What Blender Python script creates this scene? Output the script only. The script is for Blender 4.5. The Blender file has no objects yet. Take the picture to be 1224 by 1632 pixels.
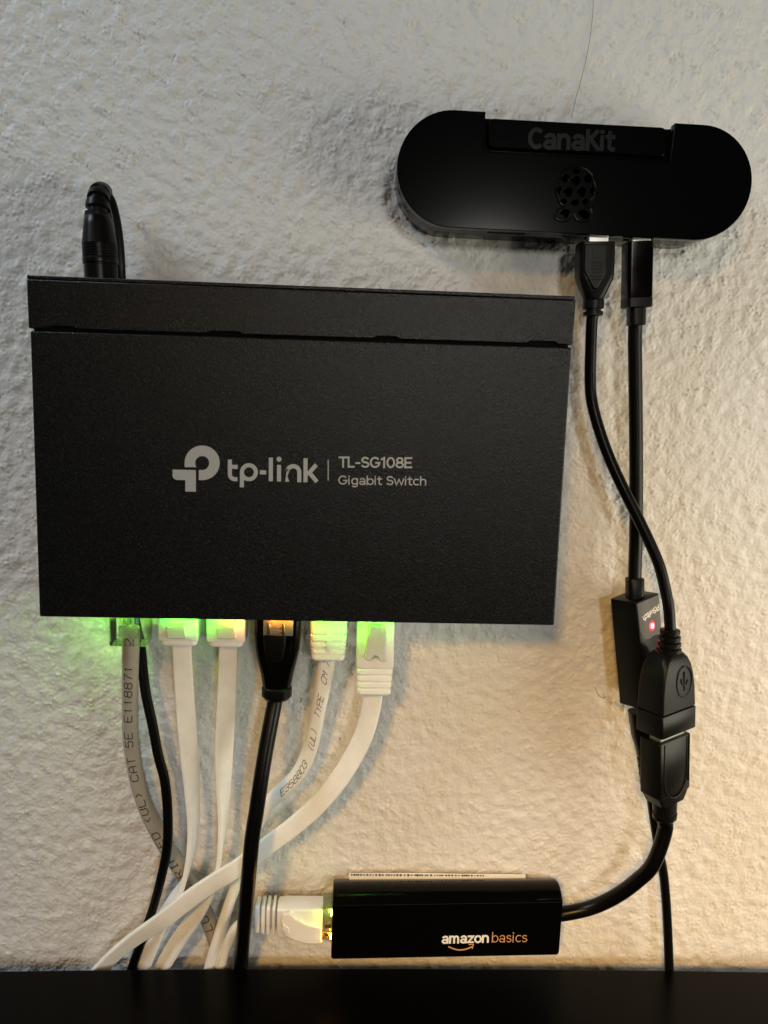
import bpy, math, random
import numpy as np
from mathutils import Matrix, Vector
random.seed(4); RNG = np.random.default_rng(7)
SC = bpy.context.scene
COL = SC.collection
S = 0.001                      # everything below is in millimetres; wall = plane y = 0, d = distance in front of it
# ------------------------------------------------------------------ camera
F, CX, CY, D = 1226.0, 612.0, 816.0, 259.0
n_ = np.array([-0.0458, 0.1502, 0.9876]); n_ /= np.linalg.norm(n_)
X_ = np.cross([0, 1, 0.592], n_); X_ /= np.linalg.norm(X_)
U_ = np.cross(n_, X_)
if U_[1] < 0: U_ = -U_
CAMP = np.array([0, -D, 0.0])
def P(px, py, d):
    """point of the place that lies d mm in front of the wall on the sight line through a photo pixel"""
    r = np.array([(px - CX) / F, -(py - CY) / F, 1.0])
    s = (D - d) / (r @ n_)
    return np.array([s * (r @ X_), -d, s * (r @ U_)])
cam = bpy.data.cameras.new('camera'); camo = bpy.data.objects.new('camera', cam); COL.objects.link(camo)
cx = Vector((X_[0], n_[0], U_[0])); cy_ = Vector((X_[1], n_[1], U_[1])); cz = -Vector((X_[2], n_[2], U_[2]))
M = Matrix((cx, cy_, cz)).transposed().to_4x4(); M.translation = Vector(CAMP * S)
camo.matrix_world = M
cam.sensor_fit = 'VERTICAL'; cam.sensor_height = 24; cam.lens = F / 1632 * 24
cam.clip_start = 0.005; cam.clip_end = 50
SC.camera = camo
SC.view_settings.view_transform = 'Standard'; SC.view_settings.look = 'None'
SC.view_settings.exposure = 0; SC.view_settings.gamma = 1
# ------------------------------------------------------------------ light
w = bpy.data.worlds.new('World'); SC.world = w; w.use_nodes = True
w.node_tree.nodes['Background'].inputs[0].default_value = (0.80, 0.88, 1.0, 1)
w.node_tree.nodes['Background'].inputs[1].default_value = 0.022
def lamp(name, kind, pos, target, power, color, **kw):
    l = bpy.data.lights.new(name, kind); l.energy = power; l.color = color
    for k, v in kw.items(): setattr(l, k, v)
    o = bpy.data.objects.new(name, l); COL.objects.link(o)
    pos = np.array(pos, float); o.location = pos * S
    dvec = Vector((np.array(target, float) - pos)); o.rotation_euler = dvec.to_track_quat('-Z', 'Y').to_euler()
    return o
lamp('ceiling_lamp', 'AREA', (228, -1150, 196), (0, 0, 0), 2.75, (0.98, 0.95, 0.86), shape='DISK', size=0.14)
lamp('window_light', 'AREA', (-950, -430, 850), (-60, 0, 0), 8.2, (0.78, 0.90, 1.0), shape='DISK', size=0.4)
lamp('side_lamp', 'AREA', (510, -235, -130), (80, 0, -90), 2.3, (1.0, 0.94, 0.74), shape='DISK', size=0.36)
lamp('warm_lamp', 'SPOT', (-330, -1150, 500), (195, 0, -300), 70.0, (1.0, 0.56, 0.17), spot_size=math.radians(25.5), spot_blend=1.0, shadow_soft_size=0.13)

# ------------------------------------------------------------------ materials
def mat(name, base, rough=0.4, spec=0.5, bump=None, sss=0, metal=0, trans=0, emit=None, estr=0, var=None, coat=0, ior=None, sheen=0, rvar=None):
    m = bpy.data.materials.new(name); m.use_nodes = True; nt = m.node_tree
    b = nt.nodes['Principled BSDF']
    b.inputs['Base Color'].default_value = (*base, 1); b.inputs['Roughness'].default_value = rough
    b.inputs['Specular IOR Level'].default_value = spec; b.inputs['Metallic'].default_value = metal
    b.inputs['Transmission Weight'].default_value = trans; b.inputs['Coat Weight'].default_value = coat
    if ior: b.inputs['IOR'].default_value = ior
    if sss:
        b.inputs['Subsurface Weight'].default_value = sss; b.inputs['Subsurface Radius'].default_value = (1.0, 0.9, 0.7)
        b.inputs['Subsurface Scale'].default_value = 0.0022
    if emit: b.inputs['Emission Color'].default_value = (*emit, 1); b.inputs['Emission Strength'].default_value = estr
    tc = nt.nodes.new('ShaderNodeTexCoord')
    def noise(scale, det=3, rough_=0.55):
        n = nt.nodes.new('ShaderNodeTexNoise'); n.inputs['Scale'].default_value = scale; n.inputs['Detail'].default_value = det
        n.inputs['Roughness'].default_value = rough_
        nt.links.new(tc.outputs['Object'], n.inputs['Vector']); return n
    if var:     # (scale, darker, lighter): colour wear/grain
        n = noise(var[0]); r = nt.nodes.new('ShaderNodeMapRange')
        r.inputs['From Min'].default_value = 0.3; r.inputs['From Max'].default_value = 0.7
        r.inputs['To Min'].default_value = var[1]; r.inputs['To Max'].default_value = var[2]
        nt.links.new(n.outputs['Fac'], r.inputs['Value'])
        h = nt.nodes.new('ShaderNodeMix'); h.data_type = 'RGBA'; h.blend_type = 'MULTIPLY'; h.inputs['Factor'].default_value = 1
        h.inputs['A'].default_value = (*base, 1)
        nt.links.new(r.outputs['Result'], h.inputs['B']); nt.links.new(h.outputs['Result'], b.inputs['Base Color'])
    if rvar:
        n = noise(rvar[0], 4); r = nt.nodes.new('ShaderNodeMapRange')
        r.inputs['From Min'].default_value = 0.35; r.inputs['From Max'].default_value = 0.7
        r.inputs['To Min'].default_value = rvar[1]; r.inputs['To Max'].default_value = rvar[2]
        nt.links.new(n.outputs['Fac'], r.inputs['Value']); nt.links.new(r.outputs['Result'], b.inputs['Roughness'])
    if bump:    # list of (scale, distance mm)
        last = None
        for sc_, dist in bump:
            n = noise(sc_, 3); bp = nt.nodes.new('ShaderNodeBump'); bp.inputs['Strength'].default_value = 1
            bp.inputs['Distance'].default_value = dist * S
            nt.links.new(n.outputs['Fac'], bp.inputs['Height'])
            if last: nt.links.new(last.outputs['Normal'], bp.inputs['Normal'])
            last = bp
        nt.links.new(last.outputs['Normal'], b.inputs['Normal'])
    return m
WALL = mat('wall_paint', (0.70, 0.69, 0.675), 0.5, 0.4, bump=[(420, 0.18), (1000, 0.07), (2400, 0.03)])
COATING = mat('powder_coat', (0.0036, 0.0040, 0.0042), 0.25, 0.25, bump=[(2300, 0.13), (1100, 0.05)], var=(2200, 0.4, 2.4))
INNER = mat('black_gap', (0.002, 0.002, 0.002), 0.8, 0.1)
LOGO = mat('grey_print', (0.33, 0.34, 0.335), 0.55, 0.3)
GLOSS = mat('glossy_black_plastic', (0.0015, 0.0017, 0.0018), 0.14, 0.10)
GLOSS2 = mat('polished_black_plastic', (0.0014, 0.0013, 0.0012), 0.14, 0.16, rvar=(120, 0.10, 0.2))
MATTE = mat('black_moulded_plastic', (0.0035, 0.0033, 0.003), 0.36, 0.16, bump=[(2500, 0.03)])
SATIN = mat('black_satin_plastic', (0.0035, 0.0033, 0.003), 0.30, 0.16, bump=[(3000, 0.02)])
GREYFACE = mat('dark_grey_label', (0.075, 0.068, 0.06), 0.45, 0.4)
CORD = mat('black_cord', (0.0025, 0.0025, 0.0025), 0.34, 0.2, bump=[(700, 0.03)])
CORDG = mat('black_glossy_cord', (0.002, 0.0019, 0.0018), 0.30, 0.18, bump=[(160, 0.06)])
WPLAS = mat('white_plastic', (0.86, 0.855, 0.815), 0.38, 0.4, sss=0.35, bump=[(900, 0.015)])
WCORD = mat('white_cord', (0.88, 0.875, 0.845), 0.42, 0.4, bump=[(500, 0.05)], sss=0.12, var=(160, 0.94, 1.04))
LATCH = mat('greyish_white_latch', (0.60, 0.575, 0.54), 0.42, 0.4)
GCORD = mat('grey_cord', (0.36, 0.335, 0.29), 0.45, 0.4, bump=[(500, 0.04)], var=(200, 0.92, 1.06))
INK = mat('black_ink', (0.02, 0.02, 0.02), 0.6, 0.2)
WINK = mat('white_ink', (0.80, 0.77, 0.72), 0.5, 0.3)
GINK = mat('pale_grey_ink', (0.62, 0.58, 0.54), 0.5, 0.3)
OINK = mat('orange_ink', (0.56, 0.29, 0.12), 0.5, 0.3)
STEEL = mat('steel', (0.85, 0.84, 0.80), 0.5, metal=1, bump=[(900, 0.02)])
GOLD = mat('gold_contact', (0.85, 0.58, 0.24), 0.25, metal=1)
def clear(name, col, edge, milk=0.16):
    m = bpy.data.materials.new(name); m.use_nodes = True; nt = m.node_tree; nt.nodes.remove(nt.nodes['Principled BSDF'])
    out = nt.nodes['Material Output']; tr = nt.nodes.new('ShaderNodeBsdfTransparent'); gl = nt.nodes.new('ShaderNodeBsdfGlossy'); mx = nt.nodes.new('ShaderNodeMixShader')
    tr.inputs[0].default_value = (*col, 1); gl.inputs['Roughness'].default_value = 0.08; gl.inputs['Color'].default_value = (.9, .9, .9, 1)
    fr_ = nt.nodes.new('ShaderNodeFresnel'); fr_.inputs[0].default_value = edge
    tl = nt.nodes.new('ShaderNodeBsdfTranslucent'); df = nt.nodes.new('ShaderNodeBsdfDiffuse'); m1 = nt.nodes.new('ShaderNodeMixShader'); m2 = nt.nodes.new('ShaderNodeMixShader')
    for q in (tl, df): q.inputs['Color'].default_value = (.85, .88, .82, 1)
    m1.inputs[0].default_value = .5; m2.inputs[0].default_value = milk
    nt.links.new(tl.outputs[0], m1.inputs[1]); nt.links.new(df.outputs[0], m1.inputs[2]); nt.links.new(tr.outputs[0], m2.inputs[1]); nt.links.new(m1.outputs[0], m2.inputs[2])
    nt.links.new(fr_.outputs[0], mx.inputs[0]); nt.links.new(m2.outputs[0], mx.inputs[1]); nt.links.new(gl.outputs[0], mx.inputs[2]); nt.links.new(mx.outputs[0], out.inputs['Surface']); return m
CLEAR = clear('clear_plastic', (0.98, 0.99, 0.97), 1.33, 0.07)
CLEARY = clear('tinted_clear_plastic', (0.90, 0.86, 0.70), 1.45)
EMBOSS = mat('matt_black_letter', (0.0022, 0.0023, 0.0024), 0.36, 0.13)
CLEARW = clear('milky_clear_plastic', (0.9, 0.9, 0.86), 1.45, 0.35)
DESK = mat('dark_desk_top', (0.0012, 0.0008, 0.0006), 0.34, 0.035, bump=[(900, 0.03), (120, 0.03)], var=(60, 0.7, 1.3))
LABELW = mat('white_sticker', (0.88, 0.86, 0.80), 0.55, 0.3)
LINT = mat('dark_lint', (0.05, 0.045, 0.04), 0.7, 0.2)
GREEN = mat('green_led_glow', (0.1, 0.5, 0.05), 0.5, emit=(0.06, 1.0, 0.004), estr=190)
GREEN2 = mat('bright_green_led_glow', (0.1, 0.5, 0.05), 0.5, emit=(0.30, 1.0, 0.04), estr=850)
AMBER = mat('amber_led_glow', (0.5, 0.3, 0.05), 0.5, emit=(1.0, 0.33, 0.02), estr=190)
LIME = mat('lime_led_glow', (0.4, 0.5, 0.05), 0.5, emit=(0.62, 1.0, 0.06), estr=75)
RED = mat('red_led_glow', (0.6, 0.05, 0.05), 0.5, emit=(1.0, 0.10, 0.15), estr=10)
REDRIM = mat('red_led_halo', (0.5, 0.02, 0.04), 0.3, emit=(1.0, 0.012, 0.05), estr=1.6)  # weak red emission standing for the halo of the switch light

# ------------------------------------------------------------------ builders
ORG = {}
def thing(name, label, cat, base, group=None, kind=None):
    o = bpy.data.objects.new(name, None); COL.objects.link(o)
    o.empty_display_size = 0.005
    o.location = np.array(base, float) * S; ORG[o.name] = np.array(base, float)
    o['label'] = label; o['category'] = cat
    if group: o['group'] = group
    return o
def put(name, me, m, parent):
    o = bpy.data.objects.new(name, me); COL.objects.link(o)
    me.materials.clear(); me.materials.append(m)
    org = ORG[parent.name] if parent else np.zeros(3)
    ORG[o.name] = org
    if parent: o.parent = parent
    return o
def mesh(name, verts, faces, m, parent=None, smooth=35):
    v = np.array(verts, float) - (ORG[parent.name] if parent else 0)
    me = bpy.data.meshes.new(name); me.from_pydata((v * S).tolist(), [], faces); me.validate(); me.update()
    import bmesh
    bm = bmesh.new(); bm.from_mesh(me); bmesh.ops.recalc_face_normals(bm, faces=bm.faces); bm.to_mesh(me); bm.free()
    if smooth:
        me.polygons.foreach_set('use_smooth', [True] * len(me.polygons)); me.set_sharp_from_angle(angle=math.radians(smooth))
    return put(name, me, m, parent)
class Frame:
    def __init__(s, o, a, u, v): s.o, s.a, s.u, s.v = [np.array(q, float) for q in (o, a, u, v)]
    def pt(s, t, x, y): return s.o + s.a * t + s.u * x + s.v * y
def unit(v): v = np.array(v, float); return v / np.linalg.norm(v)
def frame(A, B, roll=0.0):
    """axis from A towards B, v facing the room (rolled towards the right by roll degrees)"""
    A, B = np.array(A), np.array(B); a = unit(B - A); v = np.array([0, -1.0, 0]); v = unit(v - (v @ a) * a); u = np.cross(v, a)
    r = math.radians(roll)
    return Frame(A, a, math.cos(r) * u - math.sin(r) * v, math.sin(r) * u + math.cos(r) * v)
def rrect(w, h, r, n=4):
    r = max(1e-3, min(r, w / 2 - 1e-3, h / 2 - 1e-3)); out = []
    for cx_, cy2, a0 in ((w/2-r, h/2-r, 0), (-w/2+r, h/2-r, 90), (-w/2+r, -h/2+r, 180), (w/2-r, -h/2+r, 270)):
        for k in range(n + 1):
            a = math.radians(a0 + 90 * k / n); out.append((cx_ + r * math.cos(a), cy2 + r * math.sin(a)))
    return out
def skin(name, rings, m, parent, smooth=35, caps=True):
    V = [p for r in rings for p in r]; n = len(rings[0]); Fs = []
    for i in range(len(rings) - 1):
        for j in range(n):
            Fs.append((i*n+j, i*n+(j+1) % n, (i+1)*n+(j+1) % n, (i+1)*n+j))
    if caps: Fs.append(tuple(range(n))[::-1]); Fs.append(tuple((len(rings)-1)*n + j for j in range(n)))
    return mesh(name, V, Fs, m, parent, smooth)
def body(name, fr, secs, m, parent, n=4, smooth=35):
    """loft of rounded rectangles along a frame: secs = (t, w, h, r, ox, oy)"""
    rings = []
    for q in secs:
        t, w_, h_, r_ = q[:4]; ox = q[4] if len(q) > 4 else 0; oy = q[5] if len(q) > 5 else 0
        rings.append([fr.pt(t, x + ox, y + oy) for x, y in rrect(w_, h_, r_, n)])
    return skin(name, rings, m, parent, smooth)
def rbox(name, fr, t0, t1, w_, h_, r_, m, parent, ox=0, oy=0, bev=0.35):
    """box with rounded long edges and softened ends"""
    return body(name, fr, [(t0, w_-2*bev, h_-2*bev, max(r_-bev, .1), ox, oy), (t0+bev*.3, w_-.6*bev, h_-.6*bev, r_, ox, oy), (t0+bev, w_, h_, r_, ox, oy),
                           (t1-bev, w_, h_, r_, ox, oy), (t1-bev*.3, w_-.6*bev, h_-.6*bev, r_, ox, oy), (t1, w_-2*bev, h_-2*bev, max(r_-bev, .1), ox, oy)], m, parent)
def ribs(fr, t0, t1, cnt, w0, h0, w1, h1, r_, gap=0.35, cut=0.7, rr=None):
    """sections of a ribbed sleeve"""
    out = []; st = (t1 - t0) / cnt
    for i in range(cnt):
        f0 = i / max(cnt - 1, 1); w_ = w0 + (w1 - w0) * f0; h_ = h0 + (h1 - h0) * f0; a = t0 + i * st; b = a + st * (1 - gap)
        out += [(a, w_-.4, h_-.4, r_), (a+.15, w_, h_, r_), (b-.15, w_, h_, r_), (b, w_-.4, h_-.4, r_)]
        if i < cnt - 1: out += [(b+.02, w_-2*cut, h_-2*cut, r_), (a+st-.02, w_-2*cut, h_-2*cut, r_)]
    return out
def catmull(pts, per=10):
    pts = np.array(pts, float); p = np.vstack([2*pts[0]-pts[1], pts, 2*pts[-1]-pts[-2]]); out = []
    for i in range(1, len(p) - 2):
        p0, p1, p2, p3 = p[i-1], p[i], p[i+1], p[i+2]
        t0 = 0; t1 = t0 + max(np.linalg.norm(p1[:3]-p0[:3]), 1e-6)**.5; t2 = t1 + max(np.linalg.norm(p2[:3]-p1[:3]), 1e-6)**.5; t3 = t2 + max(np.linalg.norm(p3[:3]-p2[:3]), 1e-6)**.5
        for t in np.linspace(t1, t2, per, endpoint=False):
            A1 = (t1-t)/(t1-t0)*p0+(t-t0)/(t1-t0)*p1; A2 = (t2-t)/(t2-t1)*p1+(t-t1)/(t2-t1)*p2; A3 = (t3-t)/(t3-t2)*p2+(t-t2)/(t3-t2)*p3
            B1 = (t2-t)/(t2-t0)*A1+(t-t0)/(t2-t0)*A2; B2 = (t3-t)/(t3-t1)*A2+(t-t1)/(t3-t1)*A3
            out.append((t2-t)/(t2-t1)*B1+(t-t1)/(t2-t1)*B2)
    out.append(pts[-1]); return np.array(out)
def px_path(rows):
    """rows (px, py, d, extra...) -> rows (x, y, z, extra...)"""
    return [np.r_[P(*q[:3]), q[3:]] for q in rows]
def frames(c, ref=(0, -1.0, 0)):
    T = np.gradient(c[:, :3], axis=0); T /= np.linalg.norm(T, axis=1)[:, None]
    ref = np.array(ref, float); f = ref - (T @ ref)[:, None] * T; f /= np.linalg.norm(f, axis=1)[:, None]
    s = np.cross(T, f); return T, s, f
def sweep(name, rows, w_, t_, m, parent, r_=None, per=10, n=4, ref=(0, -1.0, 0), world=False):
    """cord along a path; rows may carry a 4th value: the roll of its section in degrees, and a 5th: width factor"""
    rows = rows if world else px_path(rows)
    c = catmull(rows, per); T, s, f = frames(c, ref); r_ = r_ if r_ else min(w_, t_) / 2
    rings = []
    for i, q in enumerate(c):
        a = math.radians(q[3]) if len(q) > 3 else 0; k = q[4] if len(q) > 4 else 1
        W = math.cos(a)*s[i] + math.sin(a)*f[i]; N = -math.sin(a)*s[i] + math.cos(a)*f[i]
        rings.append([q[:3] + W*x*k + N*y for x, y in rrect(w_, t_, r_, n)])
    o = skin(name, rings, m, parent, 40); o['n'] = 0; del o['n']
    return o, c
def tess_curve(cu, name):
    ob = bpy.data.objects.new('tmp', cu); COL.objects.link(ob)
    dg = bpy.context.evaluated_depsgraph_get(); me = bpy.data.meshes.new_from_object(ob.evaluated_get(dg)); me.name = name
    bpy.data.objects.remove(ob); bpy.data.curves.remove(cu); return me
def plate(name, loops, d0, d1, bev, m, parent, smooth=35, res=2):
    """flat piece parallel to the wall, from d0 to d1; loops in wall (x, z) mm, the first the outline, others holes"""
    cu = bpy.data.curves.new('tmp', 'CURVE'); cu.dimensions = '2D'; cu.fill_mode = 'BOTH'
    cu.extrude = max((d1 - d0) / 2 - bev, 0); cu.bevel_depth = bev; cu.offset = -bev; cu.bevel_resolution = res
    for L in loops:
        sp = cu.splines.new('POLY'); sp.points.add(len(L) - 1); sp.use_cyclic_u = True
        for q, (x, z) in zip(sp.points, L): q.co = (x, z, 0, 1)
    me = tess_curve(cu, name); nv = len(me.vertices); co = np.empty(nv * 3); me.vertices.foreach_get('co', co); co = co.reshape(-1, 3)
    v = np.c_[co[:, 0], -(co[:, 2] + (d0 + d1) / 2), co[:, 1]] - (ORG[parent.name] if parent else 0)
    me.vertices.foreach_set('co', (v * S).ravel()); me.update()
    if smooth:
        me.polygons.foreach_set('use_smooth', [True] * len(me.polygons)); me.set_sharp_from_angle(angle=math.radians(smooth))
    return put(name, me, m, parent)
def xz(pts, d): return [(lambda q: (q[0], q[2]))(P(a, b, d)) for a, b in pts]
def ribbon(lines, width, mapf, V, Fs):
    """flat strokes: each polyline widened with mitred joints and mapped by mapf(x, y)"""
    for L in lines:
        L = np.array(L, float); L = L[np.r_[True, np.linalg.norm(np.diff(L, axis=0), axis=1) > 1e-6]]
        seg = np.diff(L, axis=0); seg /= np.linalg.norm(seg, axis=1)[:, None]
        nn = np.c_[-seg[:, 1], seg[:, 0]]; base = len(V); closed = np.linalg.norm(L[0] - L[-1]) < 1e-4
        for i, p in enumerate(L):
            if i == 0: mv = nn[0]; q = p - seg[0]*width*.15*(not closed)
            elif i == len(L)-1: mv = nn[-1]; q = p + seg[-1]*width*.15*(not closed)
            else:
                mv = nn[i-1] + nn[i]; mv = mv / np.linalg.norm(mv); mv = mv / max(mv @ nn[i], .5); q = p
            V.append(mapf(*(q + mv*width/2))); V.append(mapf(*(q - mv*width/2)))
        for i in range(len(L) - 1): Fs.append((base+2*i, base+2*i+1, base+2*i+3, base+2*i+2))
def poly_(*p): return list(p)
def arc(cx_, cy2, rx, ry, a0, a1, n=16): return [(cx_+rx*math.cos(math.radians(a0+(a1-a0)*k/n)), cy2+ry*math.sin(math.radians(a0+(a1-a0)*k/n))) for k in range(n+1)]
GL = {'E': [[(4,6),(0,6),(0,0),(4,0)],[(0,3),(3.2,3)]], '1': [[(.8,4.6),(2,6),(2,0)]],
 '8': [[(1,3.1),(.2,4),(.2,5.2),(1,6),(3,6),(3.8,5.2),(3.8,4),(3,3.1),(1,3.1),(0,2.2),(0,.9),(1,0),(3,0),(4,.9),(4,2.2),(3,3.1)]],
 '7': [[(0,6),(4,6),(1.3,0)]], '5': [[(3.8,6),(.3,6),(.1,3.4),(2.8,3.6),(4,2.7),(4,1),(3,0),(.8,0),(0,.8)]],
 'C': [[(4,5),(3,6),(1,6),(0,5),(0,1),(1,0),(3,0),(4,1)]], 'A': [[(0,0),(0,4),(1.4,6),(2.6,6),(4,4),(4,0)],[(0,2.4),(4,2.4)]],
 'T': [[(0,6),(4,6)],[(2,6),(2,0)]], 'U': [[(0,6),(0,1),(1,0),(3,0),(4,1),(4,6)]], 'L': [[(0,6),(0,0),(4,0)]],
 '<': [[(3,5.5),(1.2,3),(3,.5)]], '>': [[(1,5.5),(2.8,3),(1,.5)]], '(': [[(2.8,6.6),(1.6,5),(1.6,1),(2.8,-.6)]], ')': [[(1.2,6.6),(2.4,5),(2.4,1),(1.2,-.6)]],
 'V': [[(0,6),(2,0),(4,6)]], 'R': [[(0,0),(0,6),(3,6),(4,5),(4,4),(3,3),(0,3)],[(2,3),(4,0)]], 'I': [[(1,6),(3,6)],[(2,6),(2,0)],[(1,0),(3,0)]],
 'F': [[(4,6),(0,6),(0,0)],[(0,3),(3,3)]], 'D': [[(0,0),(0,6),(2.8,6),(4,4.8),(4,1.2),(2.8,0),(0,0)]], 'M': [[(0,0),(0,6),(2,3),(4,6),(4,0)]],
 'Y': [[(0,6),(2,3.2),(4,6)],[(2,3.2),(2,0)]], 'P': [[(0,0),(0,6),(3,6),(4,5),(4,4),(3,3),(0,3)]],
 '3': [[(0,5),(1,6),(3,6),(4,5),(4,4),(3,3.1),(1.6,3.1)],[(3,3.1),(4,2.2),(4,1),(3,0),(1,0),(0,1)]],
 '0': [[(1,0),(0,1),(0,5),(1,6),(3,6),(4,5),(4,1),(3,0),(1,0)]], '2': [[(0,5),(1,6),(3,6),(4,5),(4,3.8),(0,0),(4,0)]]}
def el(cx_, cy2, rx, ry): return arc(cx_, cy2, rx, ry, 90, 450, 24)
TY = {'T': (.64, [[(0,.93),(.62,.93)],[(.31,.93),(.31,0)]]), 'L': (.55, [[(.07,1),(.07,.07),(.5,.07)]]), '-': (.42, [[(.03,.42),(.36,.42)]]),
 'S': (.64, [arc(.31,.715,.22,.215,20,270)+arc(.31,.285,.24,.215,90,-160)[1:]]), 'G': (.80, [arc(.39,.5,.32,.43,42,350,30)+[(.71,.46),(.42,.46)]]),
 '1': (.42, [[(.03,.76),(.25,.93),(.25,0)]]), '0': (.66, [el(.31,.5,.25,.43)]), '8': (.64, [el(.31,.725,.2,.205), el(.31,.28,.245,.21)]),
 'E': (.62, [[(.56,.93),(.07,.93),(.07,.07),(.56,.07)],[(.07,.5),(.5,.5)]]), 'P': (.63, [[(.07,0),(.07,.93),(.34,.93)]+arc(.34,.68,.22,.25,90,-90)[1:]+[(.07,.43)]]),
 'i': (.25, [[(.08,0),(.08,.72)],[(.08,.85),(.08,.98)]]), 'g': (.64, [el(.29,.37,.22,.31),[(.51,.72),(.51,-.05)]+arc(.29,-.05,.22,.17,0,-150)[1:]]),
 'a': (.60, [arc(.28,.48,.19,.20,160,0)+[(.47,0)], el(.26,.21,.19,.16)]), 'b': (.63, [[(.07,1),(.07,0)], el(.31,.36,.23,.31)]),
 't': (.42, [[(.16,.93),(.16,.2)]+arc(.29,.2,.13,.14,180,270)[1:]+[(.38,.06)],[(0,.67),(.38,.67)]]), 'w': (.86, [[(.02,.73),(.21,.03),(.41,.66),(.61,.03),(.8,.73)]]),
 'c': (.57, [arc(.31,.37,.24,.31,48,312)]), 'h': (.62, [[(.07,1),(.07,0)],[(.07,.4)]+arc(.28,.45,.20,.23,165,0)+[(.48,0)]]),
 's': (.52, [arc(.24,.525,.16,.145,25,270)+arc(.24,.215,.18,.165,90,-155)[1:]]), 'm': (.90, [[(.07,.73),(.07,0)],[(.07,.4)]+arc(.235,.48,.165,.20,165,0)+[(.40,0)],[(.40,.4)]+arc(.565,.48,.165,.20,165,0)+[(.73,0)]]),
 'z': (.55, [[(.03,.66),(.45,.66),(.05,.07),(.48,.07)]]), 'o': (.63, [el(.30,.36,.24,.31)]), 'n': (.62, [[(.07,.73),(.07,0)],[(.07,.4)]+arc(.28,.45,.20,.23,165,0)+[(.48,0)]]),
 'K': (.62, [[(.08,1),(.08,0)],[(.52,.97),(.12,.46)],[(.2,.54),(.56,.02)]]), 'C': (.66, [arc(.36,.5,.29,.43,50,310)]), ' ': (.30, [])}
def lettering(name, s, A, B, cap, stroke, m, parent, v=(0, -1, 0), lift=0.05, ext=0.0):
    A, B = np.array(A), np.array(B); Ln = np.linalg.norm(B - A); e = (B - A) / Ln
    v = unit(np.array(v, float)); v = unit(v - (v @ e) * e); up = np.cross(v, e)
    tot = sum(TY[c][0] for c in s) - (.08 if s[-1] != 'h' else .1); kx = Ln / tot; V, Fs = [], []; x0 = 0
    for c in s:
        ls = [[((x0 + x) * kx, y * cap) for x, y in L] for L in TY[c][1]]
        for k, L in enumerate(ls): ribbon([L], stroke, lambda x, y: A + e*x + up*y + v*(lift + .004*k), V, Fs)
        x0 += TY[c][0]
    if ext:
        n = len(V); V += [q - v*ext for q in V]
        Fs += [(f[a], f[(a+1) % 4], f[(a+1) % 4] + n, f[a] + n) for f in Fs for a in (1, 3)]
    return mesh(name, V, Fs, m, parent, 0)
def cable_print(s, c, s_end, ch_w, ch_h, adv, rad, thick, parent, stroke=0.28, slant=0.0, lift=0.05, flat=None):
    """characters printed along a cord, read from its lower end upwards; the last one ends s_end mm from the start of the path"""
    T, sd, f = frames(c); seg = np.r_[0, np.cumsum(np.linalg.norm(np.diff(c[:, :3], axis=0), axis=1))]
    def at(sv): 
        out = []
        for A in (c[:, :3], sd, f): out.append(np.array([np.interp(sv, seg, A[:, k]) for k in range(3)]))
        return out
    V, Fs = [], []; n = len(s)
    for i, chh in enumerate(s):
        if chh not in GL: continue
        x0 = s_end + (n - i) * adv
        def mp(x, y):
            sv = x0 - (x + slant*(y-3)) / 4 * ch_w; yy = (y - 3) / 6 * ch_h
            p, sdv, fv = at(sv)      # sdv points left for a downward path
            if flat: return p + fv * (flat / 2 + lift) + sdv * yy
            ph = yy / rad; return p + (fv * math.cos(ph) + sdv * math.sin(ph)) * (rad + lift)
        fine = []
        for L in GL[chh]:
            L = np.array(L, float); out = [L[0]]
            for a, b in zip(L[:-1], L[1:]):
                k = max(1, int(np.linalg.norm(b - a) / 1.0))
                for j in range(1, k + 1): out.append(a + (b - a) * j / k)
            fine.append(out)
        ribbon(fine, stroke / ch_w * 4, mp, V, Fs)
    return mesh('printed_lettering', V, Fs, INK, parent, 0)

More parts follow.
